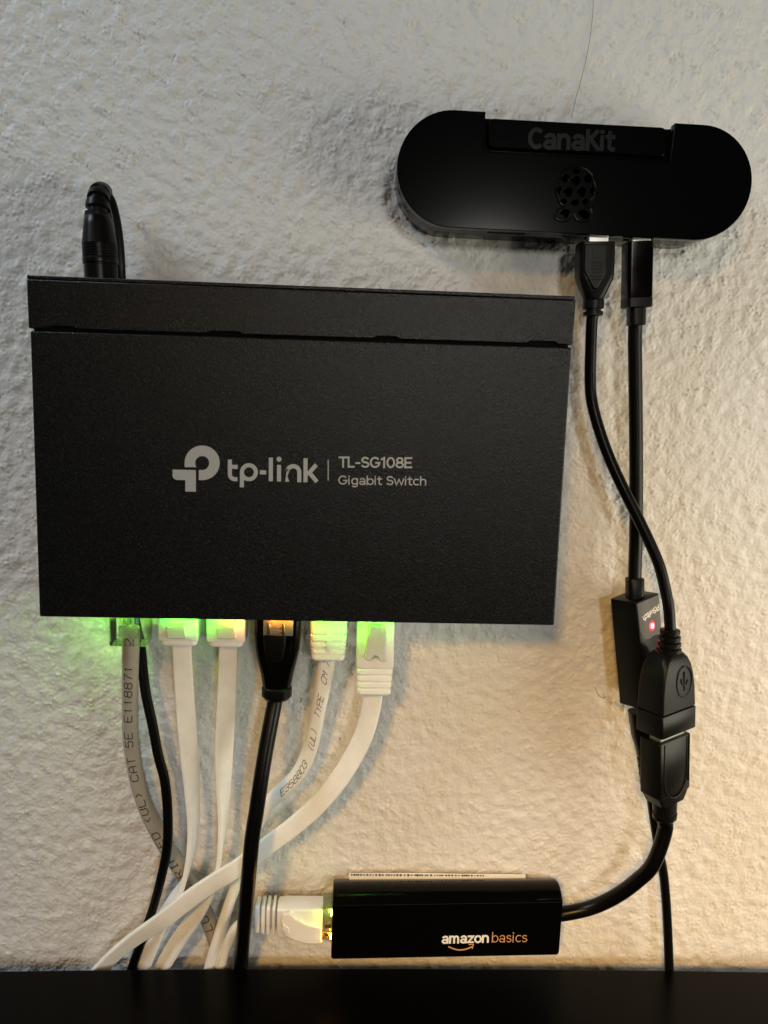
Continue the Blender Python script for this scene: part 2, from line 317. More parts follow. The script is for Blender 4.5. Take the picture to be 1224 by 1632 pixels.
# ------------------------------------------------------------------ the wall: real relief of rolled, knocked-down paint
def band(n, spacing, lo, hi, seed, ax=1.0):
    r = np.random.default_rng(seed).standard_normal(n); f = np.fft.rfft2(r)
    ky = np.fft.fftfreq(n[0], spacing)[:, None]; kx = np.fft.rfftfreq(n[1], spacing)[None]
    k = np.sqrt((ky*ax)**2 + (kx/ax)**2); g = np.exp(-(k*lo)**2) * (1 - np.exp(-(k*hi)**2)); a = np.fft.irfft2(f*g, s=n); return a / a.std()
def build_wall():
    sp = 0.43; fx = np.arange(-190, 250, sp); fz = np.arange(-215, 165, sp)
    gx = np.r_[-900, -600, -400, -320, -240, -210, -198, fx, 258, 272, 290, 340, 420, 620, 900]
    gz = np.r_[-900, -600, -420, -320, -260, -235, -222, fz, 172, 185, 205, 250, 330, 480, 700, 1000]
    n = (len(fz), len(fx))
    wx = band(n, sp, 3, 16, 1) * 1.5; wz = band(n, sp, 3, 16, 2) * 1.5
    A = band(n, sp, 1.5, 3.3, 3); B = band(n, sp, 0.95, 2.3, 4); Cc = band(n, sp, 0.55, 1.2, 5); Lw = band(n, sp, 5, 11, 6); Mk = band(n, sp, 6, 20, 8)
    I, J = np.indices(n); I2 = (I + (wz/sp).astype(int)) % n[0]; J2 = (J + (wx/sp).astype(int)) % n[1]
    A = A[I2, J2]; B = B[I2, J2]
    ridge = np.exp(-(A/0.25)**2) * np.clip(0.55 + 0.45*B, 0, 1.5)
    blob = np.tanh(B*1.1)
    h = 0.38*ridge*np.clip(.66+.5*Mk, .08, 1.7) + 0.14*blob + 0.13*Lw + 0.022*Cc
    k = np.fft.rfft2(h); ky = np.fft.fftfreq(n[0], sp)[:, None]; kx = np.fft.rfftfreq(n[1], sp)[None]
    h = np.fft.irfft2(k * np.exp(-((ky**2+kx**2) * 0.26**2)*3), s=n)
    h = h - h.mean()
    H = np.zeros((len(gz), len(gx))); H[7:7+n[0], 7:7+n[1]] = h
    X, Z = np.meshgrid(gx, gz); co = np.stack([X, -H, Z], -1).reshape(-1, 3) * S
    R, Cn = X.shape; i = np.arange(R*Cn).reshape(R, Cn)
    q = np.stack([i[:-1, :-1], i[:-1, 1:], i[1:, 1:], i[1:, :-1]], -1).reshape(-1, 4)
    me = bpy.data.meshes.new('wall'); me.vertices.add(len(co)); me.vertices.foreach_set('co', co.ravel())
    me.loops.add(q.size); me.polygons.add(len(q)); me.loops.foreach_set('vertex_index', q.ravel())
    me.polygons.foreach_set('loop_start', np.arange(0, q.size, 4)); me.polygons.foreach_set('use_smooth', np.ones(len(q), bool))
    me.update(calc_edges=True); me.validate()
    o = put('wall', me, WALL, None); o['kind'] = 'structure'
    o['label'] = 'off white wall with rolled bumpy paint texture'
    return o
build_wall()

# ------------------------------------------------------------------ the desk along the foot of the picture
ze = P(612, 1543.5, 11)[2]
desk = thing('desk', 'dark brown desk top running along the foot of the wall', 'desk', (20, -11, ze))
def build_desk():
    xs = np.linspace(-420, 460, 45); back = [(x, 10.6 + 1.4 * ((x - 12) / 130) ** 2 if abs(x-12) < 190 else 10.6 + 1.4*(190/130)**2) for x in xs]
    outline = [(x, d) for x, d in back] + [(460, 620), (-420, 620)]
    rings = []
    for dz, ins in ((-18, 0), (-0.7, 0), (-0.2, .25), (0, .8)):
        rings.append([np.array([x, -(d + (ins if i < len(xs) else 0)), ze + dz]) for i, (x, d) in enumerate(outline)])
    skin('desk_top', rings, DESK, desk, 50)
build_desk()

# ------------------------------------------------------------------ the network switch
SD = 28.0
cTL, cTR, cBR, cBL = [P(*q, SD) for q in ((41, 438), (918, 472), (884, 997), (62, 983))]
sw_c = (cTL + cTR + cBR + cBL) / 4
ex = unit((cTR - cTL) + (cBR - cBL)); ez = unit(np.array([-ex[2], 0, ex[0]]))
SW = (np.linalg.norm(cTR-cTL) + np.linalg.norm(cBR-cBL)) / 2; SH = (np.linalg.norm(cTL-cBL) + np.linalg.norm(cTR-cBR)) / 2
def sw(x, z): q = sw_c + ex*x + ez*z; return (q[0], q[2])
def swpx(px, py, d=SD):
    q = P(px, py, d) - sw_c; return q @ ex, q @ ez
switch = thing('network_switch', 'black metal network switch with grey lettering hung flat on the wall', 'network switch', (sw_c[0], 0, sw_c[2] - SH/2))
hw, hh = SW/2, SH/2
plate('chassis', [[sw(-hw+.9, -hh+.5), sw(hw-.9, -hh+.5), sw(hw-.9, hh-.3), sw(-hw+.9, hh-.3)]], 1.2, SD-1.6, 0.3, INNER, switch)
seamL = swpx(44, 524)[1]; seamR = swpx(914, 551)[1]
def sz(x): return seamL + (seamR - seamL) * (x + hw) / SW
# cover: large sheet below the seam
def rcorner(pts, r, n=4):
    out = []
    N = len(pts)
    for i, p in enumerate(pts):
        rr = r[i] if isinstance(r, (list, tuple)) else r
        p = np.array(p, float)
        if rr <= 0: out.append(tuple(p)); continue
        a = unit(np.array(pts[i-1]) - p); b = unit(np.array(pts[(i+1) % N]) - p)
        A = p + a*rr; B = p + b*rr
        for k in range(n+1):
            t = k/n; out.append(tuple((1-t)**2*A + 2*t*(1-t)*p + t*t*B))
    return out
cov = [sw(-hw+.25, -hh), sw(hw-.05, -hh), sw(hw-.35, sz(hw)-.5), sw(-hw+.55, sz(-hw)-.5)]
plate('cover', [rcorner(cov, [.6, .6, .5, .5])], 3, SD, 0.45, COATING, switch)
low = []
marks = [(76, 121), (330, 386), (595, 636), (840, 890)]
edge = [(-hw+.1, sz(-hw)+.28)]
for a, b in marks:
    xa, xb = swpx(a, 535)[0], swpx(b, 540)[0]
    edge += [(xa, sz(xa)+.28), (xa+1.0, sz(xa)+.95), (xb-1.0, sz(xb)+.95), (xb, sz(xb)+.28)]
edge += [(hw-.05, sz(hw)+.28), (hw, hh-1.15), (-hw, hh-1.15)]
plate('front_strip', [[sw(*q) for q in edge]], 3, SD-.1, 0.3, COATING, switch)
plate('top_lip', [[sw(-hw-.05, hh-.95), sw(hw-.2, hh-.95), sw(hw-.2, hh+.05), sw(-hw-.05, hh+.05)]], 3, SD-.6, 0.2, COATING, switch)
plate('port_panel', [[sw(-hw+10, -hh+.2), sw(hw-10, -hh+.2), sw(hw-10, -hh-.12), sw(-hw+10, -hh-.12)]], 5, SD-4, 0.05, INNER, switch)
# lettering on the cover
def C5(x, y): return (250 + x/2.604, 680 + y/2.604)
def swprint(name, strokes, width, m=LOGO):
    V, Fs = [], []
    ribbon(strokes, width, lambda x, y: P(*C5(x, y), SD + .04), V, Fs); return mesh(name, V, Fs, m, switch, 0)
R = 8.7*2
def fan(poly, V, Fs):
    b = len(V); V += [P(*C5(x, y), SD + .04) for x, y in poly]; Fs.append(tuple(range(b, b+len(poly))))
V, Fs = [], []
# emblem: a broken ring over a bent bar
o_ = arc(188, 150, 73, 72, 166, 397+62, 40); i_ = arc(188, 151, 29, 29, 148, 397+62+28, 40)
o_ = [(115, 168)] + arc(188, 150, 73, 72, 180, 360+90, 40) + [(174, 222)]
i_ = [(160, 168)] + arc(188, 151, 29, 29, 180-36, 360+90+20, 40) + [(174, 181)]
o_ = [o_[0]] + o_[1:]; b0 = len(V)
for a, b in zip(o_, i_): V += [P(*C5(*a), SD+.04), P(*C5(*b), SD+.04)]
for k in range(len(o_)-1): Fs.append((b0+2*k, b0+2*k+1, b0+2*k+3, b0+2*k+2))
fan([(65, 178), (162, 180), (162, 270), (118, 269), (118, 222), (82, 221), (70, 216), (65, 206)], V, Fs)
mesh('emblem', V, Fs, LOGO, switch, 0)
L = [[(303, 139), (303, 196)] + arc(324, 198, 21, 20, 180, 90, 6)[1:] + [(332, 218)], [(303, 166), (333, 167)],
     [(353, 249), (353, 188)], arc(382, 189, 29, 29, 90, 450, 28),
     [(430, 189), (451, 190)], [(473, 131), (473, 224)], [(507, 161), (507, 225)],
     [(541, 226), (541, 186)] + arc(566, 188, 25, 24, 175, 360, 12) + [(591, 228)],
     [(617, 134), (617, 228)], [(619, 198), (634, 190), (660, 160)], [(632, 190), (663, 227)]]
V, Fs = [], []
for k, q in enumerate(L): ribbon([q], 17, lambda x, y: P(*C5(x, y), SD + .04 + .006*k), V, Fs)
fan(arc(507, 135, 10.5, 10.5, 0, 345, 14), V, Fs)
mesh('brand_lettering', V, Fs, LOGO, switch, 0)
swprint('divider_line', [[(711, 138), (711, 223)]], 4.2)
def swtext(s, x0, y0, x1, y1, h, st): lettering('model_lettering', s, P(*C5(x0, y0), SD), P(*C5(x1, y1), SD), h/2.604/5.32, st/2.604/5.32, LOGO, switch)
swtext('TL-SG108E', 755, 169, 1057, 172, 45, 7.6)
swtext('Gigabit Switch', 752, 240, 1117, 244, 38, 5.2)
# port lights on the lower face
def led(px, d, m, w_=2.0, h_=1.0, parent=switch, py=990):
    x, z = swpx(px, py, SD)
    q = sw_c + ex*x - ez*(hh + .1)
    fr = Frame((q[0], -d, q[2]), -ez, ex, (0, -1, 0)); return rbox('led', fr, 0, .45, w_, h_, .2, m, parent, bev=.1)
for px, d, m in ((152, 13, GREEN2), (193, 20.8, GREEN), (271, 22.4, GREEN), (305, 22.4, GREEN), (347, 22.4, GREEN), (383, 22.4, AMBER),
                 (436, 23.0, AMBER), (462, 23.0, AMBER), (510, 22.6, GREEN), (540, 22.6, GREEN), (580, 22.6, GREEN), (618, 22.6, GREEN)):
    led(px, d, m, w_=.8 if px == 193 else 2.0)

# ------------------------------------------------------------------ power cable of the switch
pc = thing('power_cable', 'black power lead plugged into the top left of the network switch', 'power cable', P(160, 440, 16))
fr = frame(P(162, 452, 15), P(154, 306, 14)); pxmm = np.linalg.norm(P(162, 452, 15) - P(154, 306, 14)) / 146
L1 = lambda y: (452 - y) * pxmm
secs = [(L1(452), 9.6, 9.6, 4.8), (L1(425), 9.7, 9.7, 4.85), (L1(424), 9.3, 9.3, 4.6), (L1(422), 9.3, 9.3, 4.6), (L1(421), 10.1, 10.1, 5.0), (L1(415), 10.3, 10.3, 5.1)]
for k in range(6):
    y = 413 - k*4; secs += [(L1(y), 10.2, 10.2, 5.1), (L1(y-1), 9.8, 9.8, 4.9), (L1(y-2.4), 9.8, 9.8, 4.9), (L1(y-3), 10.15, 10.15, 5.05)]
secs += [(L1(386), 9.9, 9.9, 4.9), (L1(360), 8.6, 8.6, 4.2), (L1(347), 7.8, 7.8, 3.8), (L1(345), 7.2, 7.2, 3.5)]
body('plug_body', fr, secs, SATIN, pc, n=6)
sp_ = [c for c in catmull([np.r_[P(155.5, 349, 14)], np.r_[P(155.5, 330, 13.8)], np.r_[P(157, 315, 12.5)], np.r_[P(160, 306, 9.5)], np.r_[P(165, 306, 6.5)]], 12)]
cc = np.array(sp_); T = np.gradient(cc, axis=0); T /= np.linalg.norm(T, axis=1)[:, None]
rings = []; tot = len(cc); acc = np.r_[0, np.cumsum(np.linalg.norm(np.diff(cc, axis=0), axis=1))]
for i, p in enumerate(cc):
    u = unit(ex - (ex @ T[i])*T[i]); v = np.cross(u, T[i]); f_ = acc[i] / acc[-1]; ph = (acc[i] / 3.1) % 1
    rad = (7.5 - 2.0*f_) / 2 - (0.8 if .58 < ph < .98 and f_ < .8 else 0.0)
    rings.append([p + (u*math.cos(a) + v*math.sin(a))*rad for a in np.linspace(0, 2*math.pi, 20, endpoint=False)])
skin('strain_relief', rings, MATTE, pc, 30)
crd = [np.r_[P(159, 311, 11)], np.r_[P(165, 308.5, 8)], np.r_[P(173, 318, 6.6)], np.r_[P(181, 345, 6)], np.r_[P(186.5, 380, 5.4)], np.r_[P(189.5, 420, 4.8)], np.r_[P(191, 450, 4)], np.r_[P(200, 560, .95) + [0, .2, 0]]]
sweep('cord', crd, 3.9, 3.0, CORDG, pc, r_=1.45, world=True, ref=(0.6, -.8, 0.1))
lowcord, lc = sweep('cord', [(214, 985, 6, 5), (221, 1015, 6, 5), (224, 1030, 6, 8), (231.5, 1100, 7.5, 10), (243, 1155, 8.5, 10), (252, 1203, 9, 5), (262.5, 1244, 9.5, 0), (267.5, 1302, 10, -5), (266, 1353, 10.5, -12), (257.5, 1396, 10.5, -25), (244.5, 1445, 9, -35), (227, 1496, 7.5, -25), (210.5, 1542, 6, -20), (199, 1575, 5, -20)], 3.3, 2.0, CORD, pc, r_=.9)
for off in (-.55, .55):
    rowsg = [np.r_[q[:3] , q[3:]] for q in lc[::6]]
    T_, s_, f_ = frames(np.array(rowsg)[:, :3]); 
    sweep('cord_ridge', [np.r_[rowsg[i][:3] + s_[i]*off*1.0 + f_[i]*.95] for i in range(len(rowsg))], .5, .5, CORDG, pc, r_=.24, world=True, per=5, n=2)

# ------------------------------------------------------------------ network cables
G = 'network cables plugged into the switch'
# grey cable in a clear plug
ca = thing('network_cable', 'grey round printed network cable in a clear plug, first from the left of the switch', 'network cable', P(209, 988, 16), G)
fr = frame(P(209, 984, 16), P(209, 1040, 16)); K = np.linalg.norm(P(209, 984, 16)-P(209, 1040, 16))/56
body('clear_plug', fr, [(-3, 11.6, 8, .4), (8.1, 11.6, 8, .4), (8.4, 11.2, 7.6, .4)], CLEAR, ca)
body('plug_latch', fr, [(-2, 6.0, .9, .2, .2, 4.9), (4.0, 6.2, .9, .2, .2, 5.2), (4.6, 5.8, .7, .2, .2, 5.2)], CLEAR, ca)
body('cord_clamp', fr, [(2.2, 5.6, .9, .3, -.2, 2.6), (2.6, 6, 1.2, .3, -.2, 2.6), (5.5, 6, 1.2, .3, -.2, 2.6), (5.9, 5.6, .9, .3, -.2, 2.6)], CLEARW, ca)
for k in range(4):
    cw = [(.70, .40, .12), (.15, .45, .18), (.62, .60, .55), (.16, .22, .5)][k]
    body('wire', fr, [(-2.5, .9, .9, .42, -2.1 + k*1.4, .6), (2.2, .9, .9, .42, -2.1 + k*1.4, .6)], mat('wire_sheath', cw, .4), ca)
rowsA = [(209, 1000, 15.4), (209, 1028, 14.5), (208, 1060, 12.5), (207.2, 1120, 9), (208, 1170, 7), (212, 1205, 6), (217.5, 1236, 5.5), (226, 1268, 5.2), (238, 1300, 5), (258, 1339, 5), (281, 1376, 5), (303, 1410, 5), (325.5, 1452, 5), (342, 1494, 5.5), (357, 1542, 6), (366, 1578, 6.5)]
_, ac = sweep('cord', rowsA, 5.3, 5.3, GCORD, ca, r_=2.6, n=5)
cable_print('LU> DE RIFIED <UL> CAT 5E E118871  2', ac, 2.0, 2.35, 2.6, 3.3, 2.66, 0, ca, stroke=0.36)
# the two narrow white flats
def head(tg, xl, xr, y0, y1, d, lat, mlat=LATCH):
    xc = (xl+xr)/2; fr = frame(P(xc, y0, d), P(xc, y0+60, d)); K = np.linalg.norm(P(xc, y0, d)-P(xc, y0+60, d))/60; W = (xr-xl)*K*1.0
    o = rbox('plug', fr, -3, (y1-y0)*K - 1.2, W, 8.6, .7, WPLAS, tg, bev=.4)
    rbox('collar', fr, (y1-y0)*K - 1.5, (y1-y0)*K+.6, W*.9, 7.4, 1.6, WPLAS, tg, bev=.5)
    return fr, K, W
cb = thing('network_cable', 'white flat network cable second from the left, next to the grey one', 'network cable', P(287, 988, 16), G)
fr, K, W = head(cb, 257.5, 318, 985, 1021, 16, None)
def latch(tg, pts, d0, d1, m=LATCH): return plate('latch', [rcorner(xz(pts, d1), .5)], d0, d1, .3, m, tg)
latch(cb, [(264, 999), (274, 997), (293, 996), (297, 1018), (266, 1018)], 20.1, 21.8)
sweep('cord', [(287.5, 1010, 16, 0), (289.5, 1027, 15.5, 0), (291, 1060, 14.5, 3), (295.6, 1130, 12.5, 12), (300.5, 1190, 11.5, 28), (306, 1253, 11, 52), (308.5, 1315, 11.5, 72), (304, 1364, 12.5, 80), (292, 1408, 13, 95), (275.5, 1437, 13.2, 115), (248, 1489, 9.5, 140), (227, 1542, 6.4, 147), (214, 1580, 6, 147)], 6.2, 1.7, WCORD, cb, r_=.55)
cc_ = thing('network_cable', 'white flat network cable third from the left, left of the black one', 'network cable', P(363, 988, 16), G)
fr, K, W = head(cc_, 334, 392, 987, 1023, 16, None)
latch(cc_, [(344, 1001), (354, 998), (372, 999), (376, 1019), (346, 1019)], 20.1, 21.8)
sweep('cord', [(364, 1010, 16, 0), (364, 1029, 15.5, 0), (363, 1070, 14, 2), (361, 1120, 12.5, 8), (358, 1180, 11.5, 26), (356.5, 1253, 11, 58), (356, 1302, 11, 76), (353, 1345, 11.5, 88), (346.5, 1385, 12, 100), (335, 1418, 12, 112), (319, 1448, 11.2, 125), (287, 1494, 9, 132), (258, 1542, 6.4, 138), (240, 1578, 6, 138)], 6.2, 1.7, WCORD, cc_, r_=.55)
# black cable
cd = thing('network_cable', 'black round network cable with a long tapered boot lit amber at its top', 'network cable', P(444, 990, 16), G)
fr = frame(P(444, 990, 16), P(441, 1112, 16.5)); K = np.linalg.norm(P(444, 990, 16)-P(441, 1112, 16.5))/122
q = lambda y, w_, h_, r_=2.2, ox=0: ((y-990)*K, w_*K, h_, r_, ox)
body('boot', fr, [q(984, 70, 9.4), q(1008, 69, 10.2, 2.6), q(1028, 67, 10.4, 3), q(1041, 63, 10.4, 3.2), q(1056, 57, 10, 3.6), q(1070, 51, 9.4, 4), q(1084, 46.5, 8.8, 4), q(1092, 44, 8.4, 4)], GLOSS2, cd, n=6)
body('boot_ring', fr, [q(1091, 42, 8.0, 3.8), q(1094, 46, 9.2, 4), q(1107, 46, 9.2, 4), q(1112, 38, 8, 3.6)], MATTE, cd, n=6)
rbox('plug', fr, -3, 3.1, 9.4, 3.6, .4, CLEARW, cd, ox=.4, oy=4.2, bev=.2)
for k, xx in enumerate((-2.6, 2.0)):
    rbox('contact', fr, -1, 2.6, 1.0, .5, .1, GOLD, cd, ox=xx, oy=6.05, bev=.08)
body('latch_cover', fr, [(2.4, 6.2, 1.4, .6, -.6, 4.6), (3.0, 7.2, 3.0, 1, -.6, 4.8), (5.5, 7.2, 3.0, 1, -.6, 4.8), (11, 6, 2.2, 1, -.6, 4.4), (14, 4, 1, .4, -.6, 4)], MATTE, cd, n=4)
_, dc = sweep('cord', [(440.5, 1100, 16.5), (438.5, 1115, 16.8), (432, 1150, 19), (426, 1182, 21), (417, 1235, 24), (409, 1290, 26), (402, 1335, 26.5), (398, 1376, 26.5), (391.5, 1450, 20), (387, 1500, 13), (384, 1542, 7), (381, 1580, 5)], 5.0, 5.0, CORDG, cd, r_=2.45, n=5)
# white printed cable
cE = thing('network_cable', 'white oval network cable printed with black letters, between the black and the rightmost one', 'network cable', P(524, 990, 16), G)
fr = frame(P(524.5, 990, 16), P(523, 1048, 16)); K = np.linalg.norm(P(524.5, 990, 16)-P(523, 1048, 16))/58
q = lambda y, w_, h_, r_=1.3: ((y-990)*K, w_*K, h_, r_)
body('boot', fr, [q(984, 55, 9.2), q(1003, 55, 9.2), q(1003.5, 51, 8.2), q(1006.5, 51, 8.2), q(1007, 54.5, 9.4), q(1014, 54.5, 9.4), q(1014.5, 51, 8.6), q(1017, 51, 8.6), q(1017.5, 54, 9.2), q(1024, 53, 9.2), q(1024.5, 49, 8), q(1028, 49, 8), q(1028.5, 52.5, 9), q(1034, 52, 9), q(1034.5, 48, 8), q(1036, 48, 8), q(1036.5, 51, 8.8), q(1044, 50, 8.6), q(1047, 45, 7.6)], WPLAS, cE, smooth=25)
rbox('boot_spine', fr, (1003-990)*K, (1031-990)*K, 1.8, 1.0, .3, WPLAS, cE, oy=4.15, bev=.2)
_, ec = sweep('cord', [(524, 1030, 16, 0, 1.15), (521.5, 1050, 15.5, 0, 1.15), (516, 1085, 14, 0, 1.05), (509, 1121, 12.5, 0, 1), (502, 1156, 11, 0, 1), (496, 1186, 10, 0, 1), (488, 1210, 9.5, 0, 1), (473, 1236, 9, 0, 1), (452, 1257, 8.5, 0, 1), (430, 1279, 8, 0, 1), (412, 1306, 7.5, 20, 1), (396, 1345, 7, 60, 1), (382, 1390, 7, 75, 1), (372.5, 1420, 7.5, 75, 1), (360.5, 1455, 8, 70, 1), (347, 1499, 9, 60, 1), (335.5, 1542, 7, 50, 1), (328, 1578, 6, 50, 1)], 5.2, 3.3, WCORD, cE, r_=1.55, n=5)
cable_print('E358803  (UL)  TYPE  CM 75', ec, 1.6, 1.75, 1.9, 2.2, 0, 0, cE, stroke=0.24, slant=.6, flat=3.3)
# rightmost white flat cable
cf = thing('network_cable', 'white flat network cable with ribbed boot, rightmost on the switch, sweeping down left', 'network cable', P(598, 990, 16), G)
fr = frame(P(598.5, 990, 16), P(595.5, 1103, 16)); K = np.linalg.norm(P(598.5, 990, 16)-P(595.5, 1103, 16))/113
q = lambda y, w_, h_, r_=1.2: ((y-990)*K, w_*K, h_, r_)
rbox('plug', fr, -3, (1058-990)*K, 56.5*K, 8.6, .8, WPLAS, cf, bev=.4)
secs = []
for i, y in enumerate((1058, 1068.5, 1079, 1089.5)):
    w_ = 54.5 - i*1.3; secs += [q(y, w_-5, 7.4), q(y+.8, w_-5, 7.4), q(y+1.4, w_-1, 8.5), q(y+2.4, w_, 8.8), q(y+8.5, w_, 8.8), q(y+9.6, w_-1.4, 8.4)]
secs += [q(1100, 49, 8.2), q(1102.6, 44, 7, 1.6)]
body('boot', fr, secs, WPLAS, cf, smooth=25)
latch(cf, [(589, 996), (616, 997), (614, 1054), (604.5, 1054), (603, 1047), (596, 1045), (591, 1053), (581, 1052)], 20.2, 22.2)
sweep('cord', [(596, 1092, 16, 0), (594.5, 1106, 15.8, 0), (590, 1135, 15.2, -12), (581, 1168, 14.8, -24), (565, 1202, 14.5, -22), (543, 1238, 14.5, -14), (510, 1278, 14.5, -6), (470, 1315, 14.5, 0), (430, 1345, 14.8, 4), (385, 1379, 15.2, 4), (348, 1402, 15.6, 4), (311.5, 1426, 16.2, 6), (262.5, 1464, 15, 10), (214, 1497, 11.5, 24), (184, 1521, 9, 32), (163, 1542, 7, 34), (136, 1572, 6, 34)], 6.4, 1.7, WCORD, cf, r_=.55)

# ------------------------------------------------------------------ wired adapter with its own network plug
AD = 15.6
ad = thing('ethernet_adapter', 'glossy black wired network adapter just above the desk, network plug in its left end', 'adapter', P(714, 1526, 8))
prof = [(1528.5, 1521.5, 15.6), (1443.5, 1438, 15.6), (1441.5, 1436, 15.25), (1430, 1425, 13.6), (1418, 1413, 11.2), (1409, 1405, 8.6), (1403.5, 1400.5, 5.6), (1401, 1398.5, 2.6)]
xL, xR = P(530, 1443, AD)[0], P(897.5, 1438, AD)[0]
rl, rr_ = [], []
for yl, yr, d in prof:
    a, b = P(530, yl, d), P(897.5, yr, d); rl.append((d, a[2])); rr_.append((d, b[2]))
rl.append((2.2, rl[0][1] + .8)); rr_.append((2.2, rr_[0][1] + .8))
rl.append((4, rl[0][1])); rr_.append((4, rr_[0][1]))
rings = []
for t, ins in ((0, .45), (.004, .12), (.012, 0), (.988, 0), (.996, .12), (1, .45)):
    ring = []
    zc = np.mean([q[1] for q in rl]); dc_ = 8.5
    for (d, z1), (_, z2) in zip(rl, rr_):
        z = z1 + (z2-z1)*t; dd = d; k = 1 - ins/9
        zcc = zc + (np.mean([q[1] for q in rr_]) - zc)*t
        ring.append(np.array([xL + (xR-xL)*t, -(dc_ + (dd-dc_)*k), zcc + (z-zcc)*k]))
    rings.append(ring)
skin('shell', rings, GLOSS2, ad, 25)
# seams: end ring and the little step near the cord
def adline(name, pts, r_, m): sweep(name, [np.r_[p] for p in pts], r_, r_, m, ad, r_=r_*.45, world=True, per=4, n=2)
adline('crease', [P(531, 1443.5, AD+.02), P(700, 1441, AD+.02), P(896.5, 1438, AD+.02)], .22, SATIN)
plate('end_cap', [xz([(857, 1440.5), (897.8, 1439.6), (897.4, 1434.8), (857, 1435.6)], AD)], 12.5, 14.9, .15, GLOSS2, ad)
lettering('brand_lettering', 'amazon', P(704, 1503.5, AD), P(778.5, 1502, AD), 19.5/5.04, 3.5/5.04, WINK, ad)
lettering('series_lettering', 'basics', P(783, 1502, AD), P(839.5, 1501.5, AD), 20/5.04, 1.7/5.04, OINK, ad)
V, Fs = [], []
sm = [(715 + 37*k/12, 1506.5 + 7.5*math.sin(math.pi*(.10+.80*k/12))) for k in range(13)]
for k in range(12):
    pass
ribbon([sm], 2.1, lambda x, y: P(x, y, AD+.05), V, Fs)
ribbon([[(747, 1505.2), (754.5, 1505), (752.5, 1512)]], 1.6, lambda x, y: P(x, y, AD+.06), V, Fs)
mesh('smile_arrow', V, Fs, OINK, ad, 0)
# paper sticker on the rear of the shell, its edge standing above the top
stk = plate('sticker', [xz([(556, 1392.4), (640, 1392), (740, 1393.5), (838, 1394.4), (838, 1402), (556, 1404)], 4.0)], 3.6, 3.9, .05, LABELW, ad)
V, Fs = [], []
rnd = random.Random(3); x = 560
while x < 770:
    wd = rnd.uniform(0.8, 2.4)
    ribbon([[(x, 1394.3 + (x-556)*.006), (x+wd, 1394.3 + (x-556)*.006)]], rnd.uniform(1.8, 3.4), lambda a, b: P(a, b, 4.05), V, Fs); x += wd + rnd.uniform(1.6, 4.2)
mesh('sticker_print', V, Fs, INK, stk, 0)
fr = Frame((xL - .15, -10, P(530, 1465, AD)[2]), (-1, 0, 0), (0, 0, -1), (0, -1, 0))
rbox('led', fr, 0, .4, 1.6, 1.6, .2, LIME, ad, ox=-1.8, oy=4.6, bev=.1)
rbox('led', fr, 0, .4, 1.3, 1.6, .2, AMBER, ad, ox=7.4, oy=4.4, bev=.1)
ROLL = 29
Et, Eb = P(1052.5, 1188, 28.5), P(1051.5, 1300, 28.5)
W_, H_ = 15.4, 8.3
f0 = frame(Et, Eb, ROLL); fr = Frame(f0.pt(0, W_/2, -H_/2), f0.a, f0.u, f0.v); K = np.linalg.norm(Eb-Et)/112
hs = rbox('usb_plug_body', fr, 0, 90*K, W_, H_, .7, SATIN, ad, bev=.5)
body('usb_plug_shoulder', fr, [(89*K, W_-.8, H_-.4, .7), (98*K, W_-3.0, H_-.5, .7), (106*K, 10.6, H_-.8, .8), (107*K, 9.6, H_-1.6, .8)], SATIN, ad)
body('usb_plug_collar', fr, [(105*K, 8.2, 7.4, 3.4), (123*K, 8.0, 7.2, 3.4), (124*K, 7.2, 6.6, 3), (127*K, 7.2, 6.6, 3), (128*K, 8.2, 7.4, 3.4), (136*K, 8.0, 7.2, 3.4), (139*K, 6.6, 6.2, 3)], MATTE, ad, n=6)
sweep('cord', [P(890, 1457, 8.5), P(899, 1456, 8.6), P(940, 1447, 10), P(980, 1429, 13), P(1016, 1403, 17), P(1040, 1378, 20), fr.pt(152*K, .6, 0), fr.pt(142*K, 0.1, 0), fr.pt(132*K, 0, 0)], 5.0, 5.0, CORDG, ad, r_=2.45, n=5, world=True)
rbox('usb_shell', fr, -12, .4, 12.0, 4.6, .3, STEEL, ad, oy=.6, bev=.1)
# U shaped ridge on the wide face
sfr = lambda t, x: fr.pt(t, x, H_/2 + .02)
U = [sfr(3*K, -5.6), sfr(60*K, -5.6)] + [sfr(60*K + 5.6*1.35*math.sin(math.radians(a)), -5.6*math.cos(math.radians(a))) for a in range(20, 170, 20)] + [sfr(60*K, 5.6), sfr(3*K, 5.6)]
sweep('grip_ridge', [np.r_[p] for p in U], .5, .4, SATIN, ad, r_=.18, world=True, per=4, n=2, ref=tuple(fr.v))
sweep('grip_ridge', [np.r_[p] for p in [sfr(2*K, 6.6), sfr(40*K, 6.6), sfr(76*K, 6.6)]], .5, .5, SATIN, ad, r_=.2, world=True, per=4, n=2, ref=tuple(fr.v))

# network plug in the adapter's left end
cg = thing('network_cable', 'white network cable lying sideways, plugged into the left end of the adapter', 'network cable', P(470, 1498, 9))
zb = lambda y, d=14: P(470, y, d)[2]
XX = lambda x, d=14: P(x, 1465, d)[0]
fr = Frame((XX(514), -8.8, zb(1473.5)), (-1, 0, 0), (0, 0, -1), (0, -1, 0))
HB = (zb(1448) - zb(1497)) * .93; LB = XX(514) - XX(441)
body('boot', fr, [(0, HB, 8, .6, 0, 1), (.3, HB+.2, 8.3, .8, 0, 1), (LB-3, HB+.2, 8.3, .8, 0, 1), (LB-.4, HB-.2, 7.8, .8, 0, 1), (LB, HB-1, 7, .8, 0, 1)], WPLAS, cg)
wing = [(513, 1478.5), (490, 1474), (470, 1463), (462, 1455), (450, 1457), (446, 1468), (452, 1492), (468, 1500), (488, 1505.5), (507, 1506), (513, 1504)]
